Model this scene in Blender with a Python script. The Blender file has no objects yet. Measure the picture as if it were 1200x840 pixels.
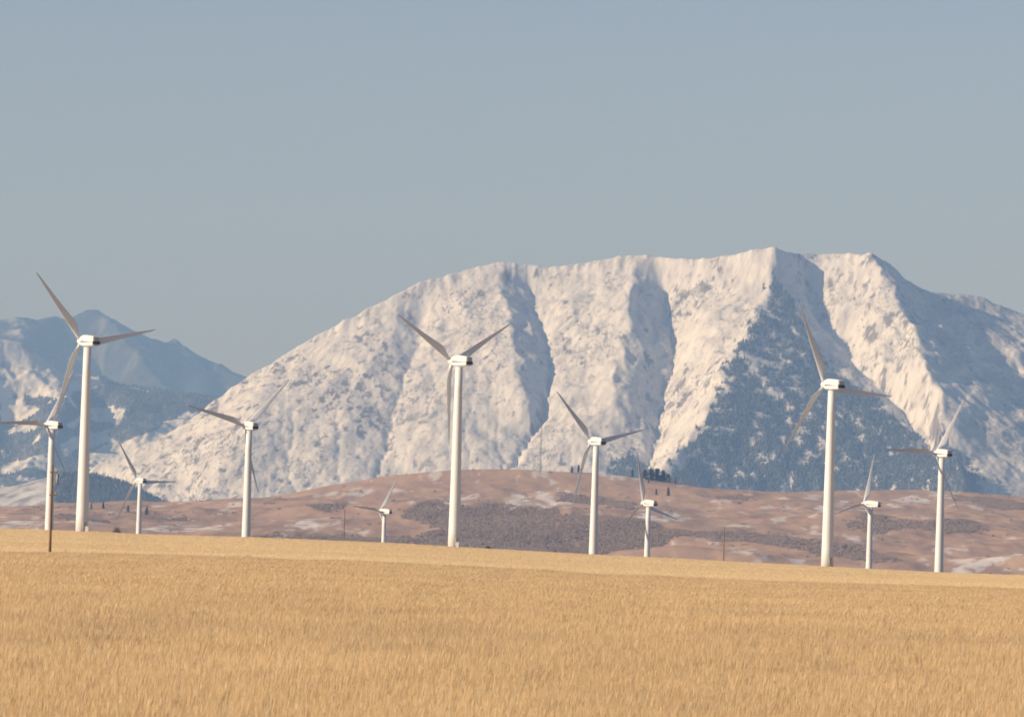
import bpy, bmesh, math, random
import numpy as np

random.seed(7)
rng = np.random.default_rng(11)
scene = bpy.context.scene
C = scene.collection
R = math.radians

# ------------------------------------------------------------------ camera
CZ = 2.2                     # eye height above the near field
F = 6858.0                   # focal length in pixels of a 1200 px wide frame (about 206 mm)
PITCH = math.atan(225 / F)
ROLL = R(1.6)
cp, sp, cr, sr = math.cos(PITCH), math.sin(PITCH), math.cos(ROLL), math.sin(ROLL)
cam_d = bpy.data.cameras.new('camera')
cam_d.sensor_width = 36
cam_d.lens = 36 * F / 1200
cam_d.clip_start = 0.5
cam_d.clip_end = 90000
cam = bpy.data.objects.new('camera', cam_d)
C.objects.link(cam)
from mathutils import Matrix
Xc = (cr, -sr * sp, sr * cp)
Yc = (-sr, -cr * sp, cr * cp)
Fc = (0, cp, sp)
cam.matrix_world = Matrix(((Xc[0], Yc[0], -Fc[0], 0), (Xc[1], Yc[1], -Fc[1], 0),
                           (Xc[2], Yc[2], -Fc[2], CZ), (0, 0, 0, 1)))
scene.camera = cam

# ------------------------------------------------------------------ sky, sun, exposure
SUN_ELEV, SUN_LEFT = 22.0, 68.0          # degrees; SUN_LEFT = angle left of straight behind the camera
sdir = (-math.sin(R(SUN_LEFT)) * math.cos(R(SUN_ELEV)), -math.cos(R(SUN_LEFT)) * math.cos(R(SUN_ELEV)), math.sin(R(SUN_ELEV)))
world = bpy.data.worlds.new('World')
scene.world = world
world.use_nodes = True
wn = world.node_tree
for n in list(wn.nodes):
    wn.nodes.remove(n)
sky = wn.nodes.new('ShaderNodeTexSky')
sky.sky_type = 'NISHITA'
sky.sun_disc = False
sky.sun_elevation = R(SUN_ELEV)
sky.sun_rotation = math.atan2(sdir[0], sdir[1])
sky.altitude = 1200
sky.air_density = 0.75
sky.dust_density = 1.5
sky.ozone_density = 0.0
bg = wn.nodes.new('ShaderNodeBackground')
bg.inputs['Strength'].default_value = 0.068
wo = wn.nodes.new('ShaderNodeOutputWorld')
wb = wn.nodes.new('ShaderNodeMix')            # camera white balance of the sky colour, the same over the whole sky
wb.data_type = 'RGBA'
wb.blend_type = 'MULTIPLY'
wb.inputs[0].default_value = 1.0
wb.inputs[7].default_value = (1.16, 1.04, 1.08, 1)
wn.links.new(sky.outputs[0], wb.inputs[6])
wn.links.new(wb.outputs[2], bg.inputs[0])
wn.links.new(bg.outputs[0], wo.inputs[0])

sun_d = bpy.data.lights.new('sun', 'SUN')
sun_d.energy = 5.0
sun_d.angle = R(0.5)
sun_d.color = (1.0, 0.85, 0.68)
sun = bpy.data.objects.new('sun', sun_d)
C.objects.link(sun)
from mathutils import Vector
sun.rotation_euler = Vector(sdir).to_track_quat('Z', 'Y').to_euler()
sun.location = (-300, -150, 200)

scene.view_settings.view_transform = 'Standard'
scene.view_settings.look = 'None'
scene.view_settings.exposure = 0.42
scene.view_settings.gamma = 1.0
scene.render.engine = 'CYCLES'
cy = scene.cycles
cy.use_denoising = True
cy.max_bounces = 5
cy.diffuse_bounces = 2
cy.glossy_bounces = 2
cy.transmission_bounces = 2
cy.transparent_max_bounces = 6
cy.volume_bounces = 0
cy.filter_width = 1.8


# ------------------------------------------------------------------ pixel <-> place
def unproj(col, row, y):
    """the point on the sight line through a photo pixel, at depth y metres"""
    dx, dy = np.asarray(col, float) - 600, 420 - np.asarray(row, float)
    a, b = dx * cr - dy * sr, dx * sr + dy * cr
    d1 = cp - b / F * sp
    return a / F / d1 * y, CZ + (sp + b / F * cp) / d1 * y


def project(x, y, z):
    """pixel of the 1200 x 840 photo that a point falls on"""
    zz = z - CZ
    d = y * cp + zz * sp
    a, b = x / d * F, (-y * sp + zz * cp) / d * F
    return 600 + a * cr + b * sr, 420 - (-a * sr + b * cr)


# ------------------------------------------------------------------ noise
_perm = np.random.default_rng(3).permutation(512)
_ang = np.random.default_rng(4).random(512) * 2 * np.pi
_gx, _gy = np.cos(_ang), np.sin(_ang)


def perlin(x, y, seed=0):
    xi, yi = np.floor(x).astype(np.int64), np.floor(y).astype(np.int64)
    xf, yf = x - xi, y - yi
    u, v = xf ** 3 * (xf * (xf * 6 - 15) + 10), yf ** 3 * (yf * (yf * 6 - 15) + 10)

    def g(i, j, fx, fy):
        h = _perm[(_perm[(i + seed * 17) & 511] + j) & 511]
        return _gx[h] * fx + _gy[h] * fy
    a, b = g(xi, yi, xf, yf), g(xi + 1, yi, xf - 1, yf)
    c, d = g(xi, yi + 1, xf, yf - 1), g(xi + 1, yi + 1, xf - 1, yf - 1)
    return ((a + u * (b - a)) + v * ((c + u * (d - c)) - (a + u * (b - a)))) * 1.5


def fbm(x, y, octaves=4, seed=0, gain=0.5):
    s, amp = 0, 1.0
    for o in range(octaves):
        s = s + amp * perlin(x * 2 ** o, y * 2 ** o, seed + o)
        amp *= gain
    return s


def ridged(x, y, octaves=4, seed=0, gain=0.5):
    s, amp = 0, 1.0
    for o in range(octaves):
        s = s + amp * (1 - 2 * np.abs(perlin(x * 2 ** o, y * 2 ** o, seed + o)))
        amp *= gain
    return s


def sstep(a, b, x):
    t = np.clip((x - a) / (b - a), 0, 1)
    return t * t * (3 - 2 * t)


def in_poly(cx, cy_, poly):
    res = np.zeros(np.shape(cx), bool)
    n = len(poly)
    for i in range(n):
        x1, y1 = poly[i]
        x2, y2 = poly[(i + 1) % n]
        if y1 == y2:
            continue
        cond = (y1 > cy_) != (y2 > cy_)
        res ^= cond & (cx < (x2 - x1) * (cy_ - y1) / (y2 - y1) + x1)
    return res


# ------------------------------------------------------------------ materials
def new_mat(name):
    m = bpy.data.materials.new(name)
    m.use_nodes = True
    nt = m.node_tree
    b = nt.nodes['Principled BSDF']
    return m, nt, b


def N(nt, typ, **kw):
    n = nt.nodes.new(typ)
    for k, v in kw.items():
        if k.startswith('i_'):
            n.inputs[k[2:].replace('_', ' ')].default_value = v
        else:
            setattr(n, k, v)
    return n


def ramp(nt, fac, stops):
    r = nt.nodes.new('ShaderNodeValToRGB')
    e = r.color_ramp.elements
    while len(e) < len(stops):
        e.new(0.5)
    for el, (p, c) in zip(e, stops):
        el.position = p
        el.color = (*c, 1) if len(c) == 3 else c
    nt.links.new(fac, r.inputs[0])
    return r.outputs[0]


def mixc(nt, fac, a, b):
    m = nt.nodes.new('ShaderNodeMix')
    m.data_type = 'RGBA'
    for sock, v in ((m.inputs[0], fac), (m.inputs[6], a), (m.inputs[7], b)):
        if isinstance(v, (int, float)):
            sock.default_value = v
        elif isinstance(v, tuple):
            sock.default_value = (*v, 1)
        else:
            nt.links.new(v, sock)
    return m.outputs[2]


def attr(nt, name, typ='GEOMETRY'):
    a = nt.nodes.new('ShaderNodeAttribute')
    a.attribute_name = name
    a.attribute_type = typ
    return a.outputs['Fac']


def noise_tex(nt, scale, detail=4, rough=0.55, stretch=(1, 1, 1)):
    tc = nt.nodes.new('ShaderNodeTexCoord')
    mp = nt.nodes.new('ShaderNodeMapping')
    mp.inputs['Scale'].default_value = stretch
    nt.links.new(tc.outputs['Object'], mp.inputs[0])
    n = nt.nodes.new('ShaderNodeTexNoise')
    n.inputs['Scale'].default_value = scale
    n.inputs['Detail'].default_value = detail
    n.inputs['Roughness'].default_value = rough
    nt.links.new(mp.outputs[0], n.inputs[0])
    return n.outputs[0]


def bump(nt, b, height, strength, dist):
    bm = nt.nodes.new('ShaderNodeBump')
    bm.inputs['Strength'].default_value = strength
    bm.inputs['Distance'].default_value = dist
    nt.links.new(height, bm.inputs['Height'])
    nt.links.new(bm.outputs[0], b.inputs['Normal'])


def mat_plain(name, col, rough=0.6, var=0.12, scale=0.6, metallic=0.0):
    m, nt, b = new_mat(name)
    n = noise_tex(nt, scale, 5)
    c = ramp(nt, n, [(0.3, tuple(v * (1 - var) for v in col)), (0.7, tuple(min(1, v * (1 + var)) for v in col))])
    nt.links.new(c, b.inputs['Base Color'])
    b.inputs['Roughness'].default_value = rough
    b.inputs['Metallic'].default_value = metallic
    return m


def mat_mountain(name, snow, rock, forest, bump_scale, bump_dist):
    m, nt, b = new_mat(name)
    n1 = noise_tex(nt, bump_scale, 6, 0.65)
    n2 = noise_tex(nt, bump_scale * 0.3, 4)
    sn = ramp(nt, n2, [(0.3, tuple(v * 0.90 for v in snow)), (0.7, snow)])
    rk = ramp(nt, n1, [(0.3, tuple(v * 0.7 for v in rock)), (0.7, tuple(v * 1.35 for v in rock))])
    c = mixc(nt, attr(nt, 'rock'), sn, rk)
    c = mixc(nt, attr(nt, 'forest'), c, forest)
    nt.links.new(c, b.inputs['Base Color'])
    b.inputs['Roughness'].default_value = 0.85
    b.inputs['Specular IOR Level'].default_value = 0.15
    bump(nt, b, n1, 1.0, bump_dist)
    return m


def mat_leafy(name, col, var=0.35, translucent=0.0, attr_name=None, alt=None, rough=0.7, blade=None):
    m, nt, b = new_mat(name)
    oi = nt.nodes.new('ShaderNodeObjectInfo')
    c = ramp(nt, oi.outputs['Random'], [(0.0, tuple(v * (1 - var) for v in col)), (1.0, tuple(v * (1 + var) for v in col))])
    if attr_name:
        c = mixc(nt, attr(nt, attr_name, 'INSTANCER'), c, alt)
    if blade:
        c = mixc(nt, attr(nt, 'blade'), c, blade)
    nt.links.new(c, b.inputs['Base Color'])
    b.inputs['Roughness'].default_value = rough
    b.inputs['Specular IOR Level'].default_value = 0.2
    if translucent:
        t = nt.nodes.new('ShaderNodeBsdfTranslucent')
        nt.links.new(c, t.inputs[0])
        mx = nt.nodes.new('ShaderNodeMixShader')
        mx.inputs[0].default_value = translucent
        nt.links.new(b.outputs[0], mx.inputs[1])
        nt.links.new(t.outputs[0], mx.inputs[2])
        nt.links.new(mx.outputs[0], nt.nodes['Material Output'].inputs[0])
    return m


# ------------------------------------------------------------------ mesh helpers
def mesh_np(name, verts, faces, smooth=True):
    me = bpy.data.meshes.new(name)
    verts = np.asarray(verts, np.float32)
    faces = np.asarray(faces, np.int32)
    me.vertices.add(len(verts))
    me.vertices.foreach_set('co', verts.ravel())
    k = faces.shape[1]
    me.loops.add(faces.size)
    me.loops.foreach_set('vertex_index', faces.ravel())
    me.polygons.add(len(faces))
    me.polygons.foreach_set('loop_start', np.arange(0, faces.size, k, dtype=np.int32))
    me.polygons.foreach_set('use_smooth', np.full(len(faces), smooth))
    me.update(calc_edges=True)
    return me


def link(name, me, mat=None, parent=None):
    o = bpy.data.objects.new(name, me)
    C.objects.link(o)
    if mat is not None and me is not None and not me.materials:
        me.materials.append(mat)
    o.parent = parent
    return o


def tag(o, label=None, cat=None, group=None, kind=None):
    if label:
        o['label'] = label
    if cat:
        o['category'] = cat
    if group:
        o['group'] = group
    if kind:
        o['kind'] = kind
    return o


def grid_obj(name, X, Y, Z, mat, attrs=None):
    ny, nx = Z.shape
    v = np.stack([X, Y, Z], -1).reshape(-1, 3)
    i = np.arange(ny * nx).reshape(ny, nx)
    f = np.stack([i[:-1, :-1], i[:-1, 1:], i[1:, 1:], i[1:, :-1]], -1).reshape(-1, 4)
    me = mesh_np(name, v, f)
    for k, a in (attrs or {}).items():
        at = me.attributes.new(k, 'FLOAT', 'POINT')
        at.data.foreach_set('value', np.asarray(a, np.float32).ravel())
    return link(name, me, mat)


def bm_obj(name, bm, mat, parent=None, smooth=False):
    me = bpy.data.meshes.new(name)
    bmesh.ops.recalc_face_normals(bm, faces=bm.faces[:])
    if smooth:
        for f in bm.faces:
            f.smooth = True
    bm.to_mesh(me)
    bm.free()
    return link(name, me, mat, parent)


def loft(bm, rings, cap=True):
    rows = [[bm.verts.new(p) for p in r] for r in rings]
    n = len(rows[0])
    for a, b in zip(rows, rows[1:]):
        for k in range(n):
            bm.faces.new((a[k], a[(k + 1) % n], b[(k + 1) % n], b[k]))
    if cap:
        bm.faces.new(rows[0][::-1])
        bm.faces.new(rows[-1])
    return rows


def ring(r, z, n=24, cx=0, cy_=0):
    return [(cx + r * math.cos(2 * math.pi * k / n), cy_ + r * math.sin(2 * math.pi * k / n), z) for k in range(n)]


def add_box(bm, x0, x1, y0, y1, z0, z1):
    v = [bm.verts.new((x, y, z)) for z in (z0, z1) for y in (y0, y1) for x in (x0, x1)]
    for q in ((0, 2, 3, 1), (4, 5, 7, 6), (0, 1, 5, 4), (2, 6, 7, 3), (0, 4, 6, 2), (1, 3, 7, 5)):
        bm.faces.new([v[i] for i in q])


def add_tube(bm, p, q, r0, r1, n=6):
    p, q = Vector(p), Vector(q)
    d = (q - p).normalized()
    a = d.orthogonal().normalized()
    b = d.cross(a)
    loft(bm, [[tuple(c + (a * math.cos(2 * math.pi * k / n) + b * math.sin(2 * math.pi * k / n)) * r) for k in range(n)]
              for c, r in ((p, r0), (q, r1))])


def scatter(name, pts, scl, rot, protos, mat_attr=None, label=None, cat=None):
    """one object that scatters the meshes of protos on points (for what nobody could count)"""
    me = bpy.data.meshes.new(name)
    n = len(pts)
    me.vertices.add(n)
    me.vertices.foreach_set('co', np.asarray(pts, np.float32).ravel())
    a = me.attributes.new('scl', 'FLOAT_VECTOR', 'POINT')
    a.data.foreach_set('vector', np.asarray(scl, np.float32).ravel())
    a = me.attributes.new('rotz', 'FLOAT', 'POINT')
    a.data.foreach_set('value', np.asarray(rot, np.float32))
    if mat_attr is not None:
        a = me.attributes.new('tint', 'FLOAT', 'POINT')
        a.data.foreach_set('value', np.asarray(mat_attr, np.float32))
    o = link(name, me)
    ng = bpy.data.node_groups.new(name + '_nodes', 'GeometryNodeTree')
    ng.interface.new_socket('Geometry', in_out='INPUT', socket_type='NodeSocketGeometry')
    ng.interface.new_socket('Geometry', in_out='OUTPUT', socket_type='NodeSocketGeometry')
    gi, go = ng.nodes.new('NodeGroupInput'), ng.nodes.new('NodeGroupOutput')
    ip = ng.nodes.new('GeometryNodeInstanceOnPoints')
    g2 = ng.nodes.new('GeometryNodeGeometryToInstance')
    for pme in protos[::-1]:
        mp = ng.nodes.new('GeometryNodeObjectInfo')
        mp.inputs['Object'].default_value = pme
        mp.transform_space = 'ORIGINAL'
        ng.links.new(mp.outputs['Geometry'], g2.inputs[0])
    ng.links.new(gi.outputs[0], ip.inputs['Points'])
    ng.links.new(g2.outputs[0], ip.inputs['Instance'])
    ip.inputs['Pick Instance'].default_value = True
    rv = ng.nodes.new('FunctionNodeRandomValue')
    rv.data_type = 'INT'
    rv.inputs['Min'].default_value = 0 if True else 0
    for s in rv.inputs:
        if s.name == 'Max' and s.type == 'INT':
            s.default_value = len(protos) - 1
        if s.name == 'Min' and s.type == 'INT':
            s.default_value = 0
    for s in rv.outputs:
        if s.type == 'INT':
            ng.links.new(s, ip.inputs['Instance Index'])
    na = ng.nodes.new('GeometryNodeInputNamedAttribute')
    na.data_type = 'FLOAT_VECTOR'
    na.inputs['Name'].default_value = 'scl'
    ng.links.new([s for s in na.outputs if s.name == 'Attribute' and s.enabled][0], ip.inputs['Scale'])
    nr = ng.nodes.new('GeometryNodeInputNamedAttribute')
    nr.data_type = 'FLOAT'
    nr.inputs['Name'].default_value = 'rotz'
    cx = ng.nodes.new('ShaderNodeCombineXYZ')
    ng.links.new([s for s in nr.outputs if s.name == 'Attribute' and s.enabled][0], cx.inputs['Z'])
    ng.links.new(cx.outputs[0], ip.inputs['Rotation'])
    ng.links.new(ip.outputs[0], go.inputs[0])
    md = o.modifiers.new('scatter', 'NODES')
    md.node_group = ng
    tag(o, label, cat, kind='stuff')
    return o


lib = bpy.data.collections.new('lib')       # prototype meshes for the scattered growth, not linked to the scene


def proto(me, mat):
    o = bpy.data.objects.new(me.name, me)
    me.materials.append(mat)
    lib.objects.link(o)
    return o


# ------------------------------------------------------------------ wind turbine data (from the photograph)
ROT_R, HUB_H = 23.1, 50.0
# three blade tips of each turbine in photo pixels; rotor centre = their centroid
TIPS = [
    [(48, 321), (180, 382), (61, 496)],
    [(0, 499), (91, 430), (80, 565)],
    [(140, 516), (205, 564), (136, 609)],
    [(225, 480), (344, 441), (298, 576)],
    [(418, 597), (472, 557), (457, 643)],
    [(470, 372), (602, 375), (524, 522)],
    [(653, 458), (757, 503), (671, 590)],
    [(748, 528), (800, 612), (722, 628)],
    [(941, 360), (1050, 462), (915, 530)],
    [(979, 602), (1030, 531), (1037, 638)],
    [(1033, 531), (1135, 465), (1119, 597)],
]
TLABEL = [
    'tallest white wind turbine on the left, a small cabinet at its foot',
    'white wind turbine at the left edge behind the brown utility pole',
    'small distant wind turbine just right of the tallest left turbine',
    'white wind turbine before the long left snow slope, blades spread like a wide V',
    'smallest wind turbine, short tower showing, by the grey brush hollow',
    'tall white wind turbine in the middle with two blades raised in a V',
    'medium wind turbine right of the thin lattice mast',
    'short wind turbine below the dark conifers with one blade pointing straight up',
    'tall white wind turbine before the dark forested mountain shade',
    'short wind turbine between the two taller turbines on the right',
    'rightmost wind turbine with one blade level to the left',
]
turb = []
PITCHES = [2, 22, 6, 16, 34, 0, 2, 14, 4, 34, 24]        # how far each rotor's blades are feathered, degrees
NUDGE = [-1.5, -3, 0, -2.5, -4, -3, -1.5, -3, -2.5, -3, 1]      # tower axis as read from the photograph, pixels
for tips, nudge in zip(TIPS, NUDGE):
    t = np.array(tips, float)
    c = t.mean(0)
    d = t - c
    dx, dy = d[:, 0], -d[:, 1]
    ux, uy = dx * cr - dy * sr, dx * sr + dy * cr
    Rp = math.sqrt((uy ** 2).sum() / 1.5)
    cc = min(0.93, math.sqrt((ux ** 2).sum() / (uy ** 2).sum()))
    psi = math.acos(cc)
    th = [math.atan2(a / cc, b) for a, b in zip(ux, uy)]
    base = th[0]
    offs = [((q - base + math.pi / 3) % (2 * math.pi / 3)) - math.pi / 3 for q in th]
    phase = base + sum(offs) / 3
    D = F * ROT_R / Rp
    x, z = unproj(c[0] + nudge, c[1], D)
    # rotor centre -> tower axis, 3.4 m behind it along the nacelle
    tx, ty = float(x) + 3.4 * math.sin(psi), D - 3.4 * math.cos(psi)
    turb.append(dict(x=tx, y=ty, z=float(z) - HUB_H, psi=psi, phase=phase))

# ------------------------------------------------------------------ the ground
GRASS_Y = 600.0
CREST_Y = 1625.0
crest_px = np.array([(-400, 603), (0, 620), (96, 622.5), (160, 626), (290, 629.5), (450, 636.5), (530, 641), (694, 650),
                     (757, 653), (850, 658), (968, 664), (1100, 671), (1200, 674.5), (1600, 690)], float)
_cx, _cz = unproj(crest_px[:, 0], crest_px[:, 1], CREST_Y)
edge_px = np.array([(-300, 640), (0, 648), (400, 658), (800, 678), (1200, 690), (1500, 700)], float)
_ex, _ez = unproj(edge_px[:, 0], edge_px[:, 1], GRASS_Y)
_ez = _ez - 0.62
_dy = np.array([0, 60, 200, 405, 650, 930, 1200, 1600, 2400, 10400, 60000.])
_dz = np.array([0, -0.9, -4.6, -11.8, -19.5, -27, -30, -32, -35, -42, -44.])


def ground_base(x, y):
    ang = np.clip(x / np.maximum(y, 250.0), -0.14, 0.14)
    zc = np.interp(ang * CREST_Y, _cx, _cz)
    ze = np.interp(ang * GRASS_Y, _ex, _ez)
    near = ze * sstep(0, GRASS_Y, y)
    t = np.clip((y - GRASS_Y) / (CREST_Y - GRASS_Y), 0, 1)
    tt = t + 0.06 * np.sin(np.pi * t)
    mid = ze + (zc - ze) * tt
    z = np.where(y < GRASS_Y, near, mid)
    drop = np.interp(y - CREST_Y, _dy, _dz)
    z = np.where(y > CREST_Y, zc * np.exp(-(y - CREST_Y) / 3000) + drop, z)
    z = z + 0.10 * perlin(x / 60, y / 90, 5) * sstep(80, 300, y)
    return z


_tc = np.array([(t['x'], t['y']) for t in turb])
_K = np.exp(-((_tc[:, None, :] - _tc[None]) ** 2).sum(-1) / (2 * 150.0 ** 2))
_res = np.array([t['z'] for t in turb]) - ground_base(_tc[:, 0], _tc[:, 1])
_w = np.linalg.solve(_K + 1e-3 * np.eye(len(turb)), np.where(_tc[:, 1] < 1680, 0, _res))


def ground(x, y):
    x, y = np.asarray(x, float), np.asarray(y, float)
    z = ground_base(x, y)
    far = sstep(1700, 1850, y)
    for (tx, ty), w in zip(_tc, _w):
        z = z + far * w * np.exp(-((x - tx) ** 2 + (y - ty) ** 2) / (2 * 150.0 ** 2))
    return z


for t in turb:
    t['gz'] = float(ground(t['x'], t['y']))

gx = np.concatenate([-np.geomspace(10000, 420, 22)[:-1], np.linspace(-420, 420, 190), np.geomspace(420, 10000, 22)[1:]])
gy = np.concatenate([np.arange(-600, 60, 60), np.arange(60, 1500, 18), np.arange(1500, 1760, 5), np.arange(1760, 3500, 20), np.geomspace(3500, 38000, 40)])
GX, GY = np.meshgrid(gx, gy)
GZ = ground(GX, GY)
gm, nt, b = new_mat('field_straw')
far = attr(nt, 'prairie')
n1 = noise_tex(nt, 0.05, 5, 0.6, (0.35, 1, 1))
n2 = noise_tex(nt, 0.9, 4, 0.6)
straw = ramp(nt, n1, [(0.3, (0.50, 0.345, 0.155)), (0.7, (0.60, 0.43, 0.205))])
straw = mixc(nt, 0.25, straw, ramp(nt, n2, [(0.3, (0.42, 0.28, 0.12)), (0.7, (0.62, 0.45, 0.22))]))
prairie = ramp(nt, n1, [(0.35, (0.20, 0.135, 0.085)), (0.65, (0.30, 0.20, 0.12))])
nt.links.new(mixc(nt, far, straw, prairie), b.inputs['Base Color'])
b.inputs['Roughness'].default_value = 0.9
b.inputs['Specular IOR Level'].default_value = 0.1
bump(nt, b, n2, 0.6, 0.15)
go_ = grid_obj('ground', GX, GY, GZ, gm, {'prairie': sstep(1640, 1700, GY)})
tag(go_, kind='structure')


# ------------------------------------------------------------------ relief by ridge and valley lines
def relief(x0, x1, y0, y1, lines, floor, cell=8.0):
    """height field that passes through ridge and valley lines; between them it spans like a membrane"""
    pts = []
    for ln in lines:
        ln = np.asarray(ln, float)
        for p, q in zip(ln, ln[1:]):
            n = max(2, int(np.hypot(q[0] - p[0], q[1] - p[1]) / (cell * 0.6)))
            s = np.linspace(0, 1, n)[:, None]
            pts.append(p + (q - p) * s)
    pts = np.concatenate(pts)
    z = None
    for lev in (8, 4, 2, 1):
        c = cell * lev
        nx, ny = int((x1 - x0) / c) + 1, int((y1 - y0) / c) + 1
        acc, cnt = np.zeros((ny, nx)), np.zeros((ny, nx))
        ix, iy = np.round((pts[:, 0] - x0) / c).astype(int), np.round((pts[:, 1] - y0) / c).astype(int)
        ok = (ix >= 0) & (ix < nx) & (iy >= 0) & (iy < ny)
        np.add.at(acc, (iy[ok], ix[ok]), pts[ok, 2])
        np.add.at(cnt, (iy[ok], ix[ok]), 1)
        fix = cnt > 0
        val = np.where(fix, acc / np.maximum(cnt, 1), 0)
        fix[0], val[0], fix[-1], val[-1] = True, floor, True, floor
        if z is None:
            z = np.full((ny, nx), val[fix].mean())
        else:
            z = bilin(z, np.linspace(0, z.shape[1] - 1, nx), np.linspace(0, z.shape[0] - 1, ny))
        z[fix] = val[fix]
        for _ in range(500 if lev > 2 else 160):
            p = np.pad(z, 1, mode='edge')
            z = 0.25 * (p[:-2, 1:-1] + p[2:, 1:-1] + p[1:-1, :-2] + p[1:-1, 2:])
            z[fix] = val[fix]
    for _ in range(2):
        p = np.pad(z, 1, mode='edge')
        z = 0.5 * z + 0.125 * (p[:-2, 1:-1] + p[2:, 1:-1] + p[1:-1, :-2] + p[1:-1, 2:])
    return z


def bilin(z, fx, fy):
    ix = np.clip(np.floor(fx).astype(int), 0, z.shape[1] - 2)
    iy = np.clip(np.floor(fy).astype(int), 0, z.shape[0] - 2)
    u, v = (fx - ix)[None, :], (fy - iy)[:, None]
    a, b_ = z[np.ix_(iy, ix)], z[np.ix_(iy, ix + 1)]
    c, d = z[np.ix_(iy + 1, ix)], z[np.ix_(iy + 1, ix + 1)]
    return (a * (1 - u) + b_ * u) * (1 - v) + (c * (1 - u) + d * u) * v


def line3(pxs):
    """list of (col, row, depth) -> world points"""
    a = np.array(pxs, float)
    x, z = unproj(a[:, 0], a[:, 1], a[:, 2])
    return np.stack([x, a[:, 2], z], -1)


def box_blur(a, r):
    for ax_ in (0, 1):
        w = 2 * r + 1
        p = np.pad(a, [(r + 1, r) if k == ax_ else (0, 0) for k in (0, 1)], mode='edge').cumsum(ax_)
        a = (np.take(p, range(w, p.shape[ax_]), ax_) - np.take(p, range(0, p.shape[ax_] - w), ax_)) / w
    return a


def carve(z, cell, k, rounds, seed):
    """running water cuts branching gullies into the relief; returns the cut and the ribs left between, without the large form"""
    ny, nx = z.shape
    yy, xx = np.mgrid[0:ny, 0:nx] * cell
    z0 = z + 5.0 * fbm(xx / 90, yy / 120, 4, seed, 0.6)
    ze = z0.copy()
    idx = np.arange(ny * nx).reshape(ny, nx)
    for _ in range(rounds):
        p = np.pad(ze, 1, mode='constant', constant_values=1e9)
        best, rec = np.zeros_like(ze), idx.copy()
        for dy_, dx_ in ((0, 1), (0, -1), (1, 0), (-1, 0), (1, 1), (1, -1), (-1, 1), (-1, -1)):
            fall = (ze - p[1 + dy_:1 + dy_ + ny, 1 + dx_:1 + dx_ + nx]) / math.hypot(dx_, dy_)
            m = fall > best
            best[m], rec[m] = fall[m], (idx + dy_ * nx + dx_)[m]
        order = np.argsort(ze.ravel())
        rl, zl, acc = rec.ravel().tolist(), ze.ravel().tolist(), [1.0] * (ny * nx)
        ol = order.tolist()
        for i in reversed(ol):
            r_ = rl[i]
            if r_ != i:
                acc[r_] += acc[i]
        f = (k * np.asarray(acc) ** 0.5).tolist()
        for i in ol:
            r_ = rl[i]
            if r_ != i:
                zl[i] = (zl[i] + f[i] * zl[r_]) / (1 + f[i])
        ze = np.array(zl).reshape(ny, nx)
        ze = 0.75 * ze + 0.25 * box_blur(ze, 1)
    d = ze - z0
    return np.clip(d - box_blur(box_blur(d, 9), 9), -32, 26)


class Field:
    def __init__(s, x0, x1, y0, y1, lines, floor, cell, dx, dy, cut=None):
        zc = relief(x0, x1, y0, y1, lines, floor, cell)
        if cut:
            dcut = carve(zc, cell, *cut)
            fx_, fy_ = np.arange(x0, x1, dx), np.arange(y0, y1, dy)
            s.cut = bilin(dcut, (fx_ - x0) / (x1 - x0) * (zc.shape[1] - 1), (fy_ - y0) / (y1 - y0) * (zc.shape[0] - 1))
        s.x = np.arange(x0, x1, dx)
        s.y = np.arange(y0, y1, dy)
        s.Z = bilin(zc, (s.x - x0) / (x1 - x0) * (zc.shape[1] - 1), (s.y - y0) / (y1 - y0) * (zc.shape[0] - 1))
        s.X, s.Y = np.meshgrid(s.x, s.y)

    def wander(s, wx, wy):
        """shift the relief sideways so that ridges wander instead of running straight"""
        s.Z = s.at(s.X + wx, s.Y + wy)

    def at(s, x, y):
        fx = np.clip((np.asarray(x) - s.x[0]) / (s.x[1] - s.x[0]), 0, len(s.x) - 1.001)
        fy = np.clip((np.asarray(y) - s.y[0]) / (s.y[1] - s.y[0]), 0, len(s.y) - 1.001)
        ix, iy = fx.astype(int), fy.astype(int)
        u, v = fx - ix, fy - iy
        Z = s.Z
        return (Z[iy, ix] * (1 - u) + Z[iy, ix + 1] * u) * (1 - v) + (Z[iy + 1, ix] * (1 - u) + Z[iy + 1, ix + 1] * u) * v

    def hit(s, col, row, y0=None):
        """first point of the surface along the sight line of a photo pixel"""
        ys = np.arange(y0 or s.y[0], s.y[-1], 2.0)
        x, z = unproj(col, row, ys)
        k = np.nonzero(s.at(x, ys) >= z)[0]
        if not len(k):
            return None
        k = k[0]
        return float(x[k]), float(ys[k]), float(s.at(x[k], ys[k]))


# ---- the great snow mountain
sky_m = [(-60, 640), (60, 620), (85, 575), (110, 545), (150, 530), (180, 515), (200, 505), (235, 485), (250, 470), (285, 445), (320, 425), (350, 405), (400, 378),
         (450, 352), (490, 332), (540, 318), (575, 310), (590, 308), (630, 311), (650, 313), (690, 308), (720, 301), (755, 299),
         (790, 304), (830, 303), (860, 298), (885, 292), (908, 290), (925, 296), (950, 299), (985, 298), (1020, 297), (1040, 310),
         (1060, 328), (1085, 343), (1120, 347), (1145, 346), (1160, 355), (1200, 370), (1300, 412), (1450, 470), (1700, 560)]
ysk_c = [-60, 110, 300, 575, 750, 908, 960, 1020, 1100, 1200, 1700]
ysk_v = [15600, 15950, 16350, 16800, 16850, 16700, 16900, 16750, 17000, 17100, 17300]


def ysky(col):
    return np.interp(col, ysk_c, ysk_v)


def ynom(row):
    return 15450 + 1450 * (600 - row) / 305.0


def off(pts):
    return [(c, r, (ysky(c) if d is None else ynom(r) + d)) for c, r, d in pts]


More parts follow.
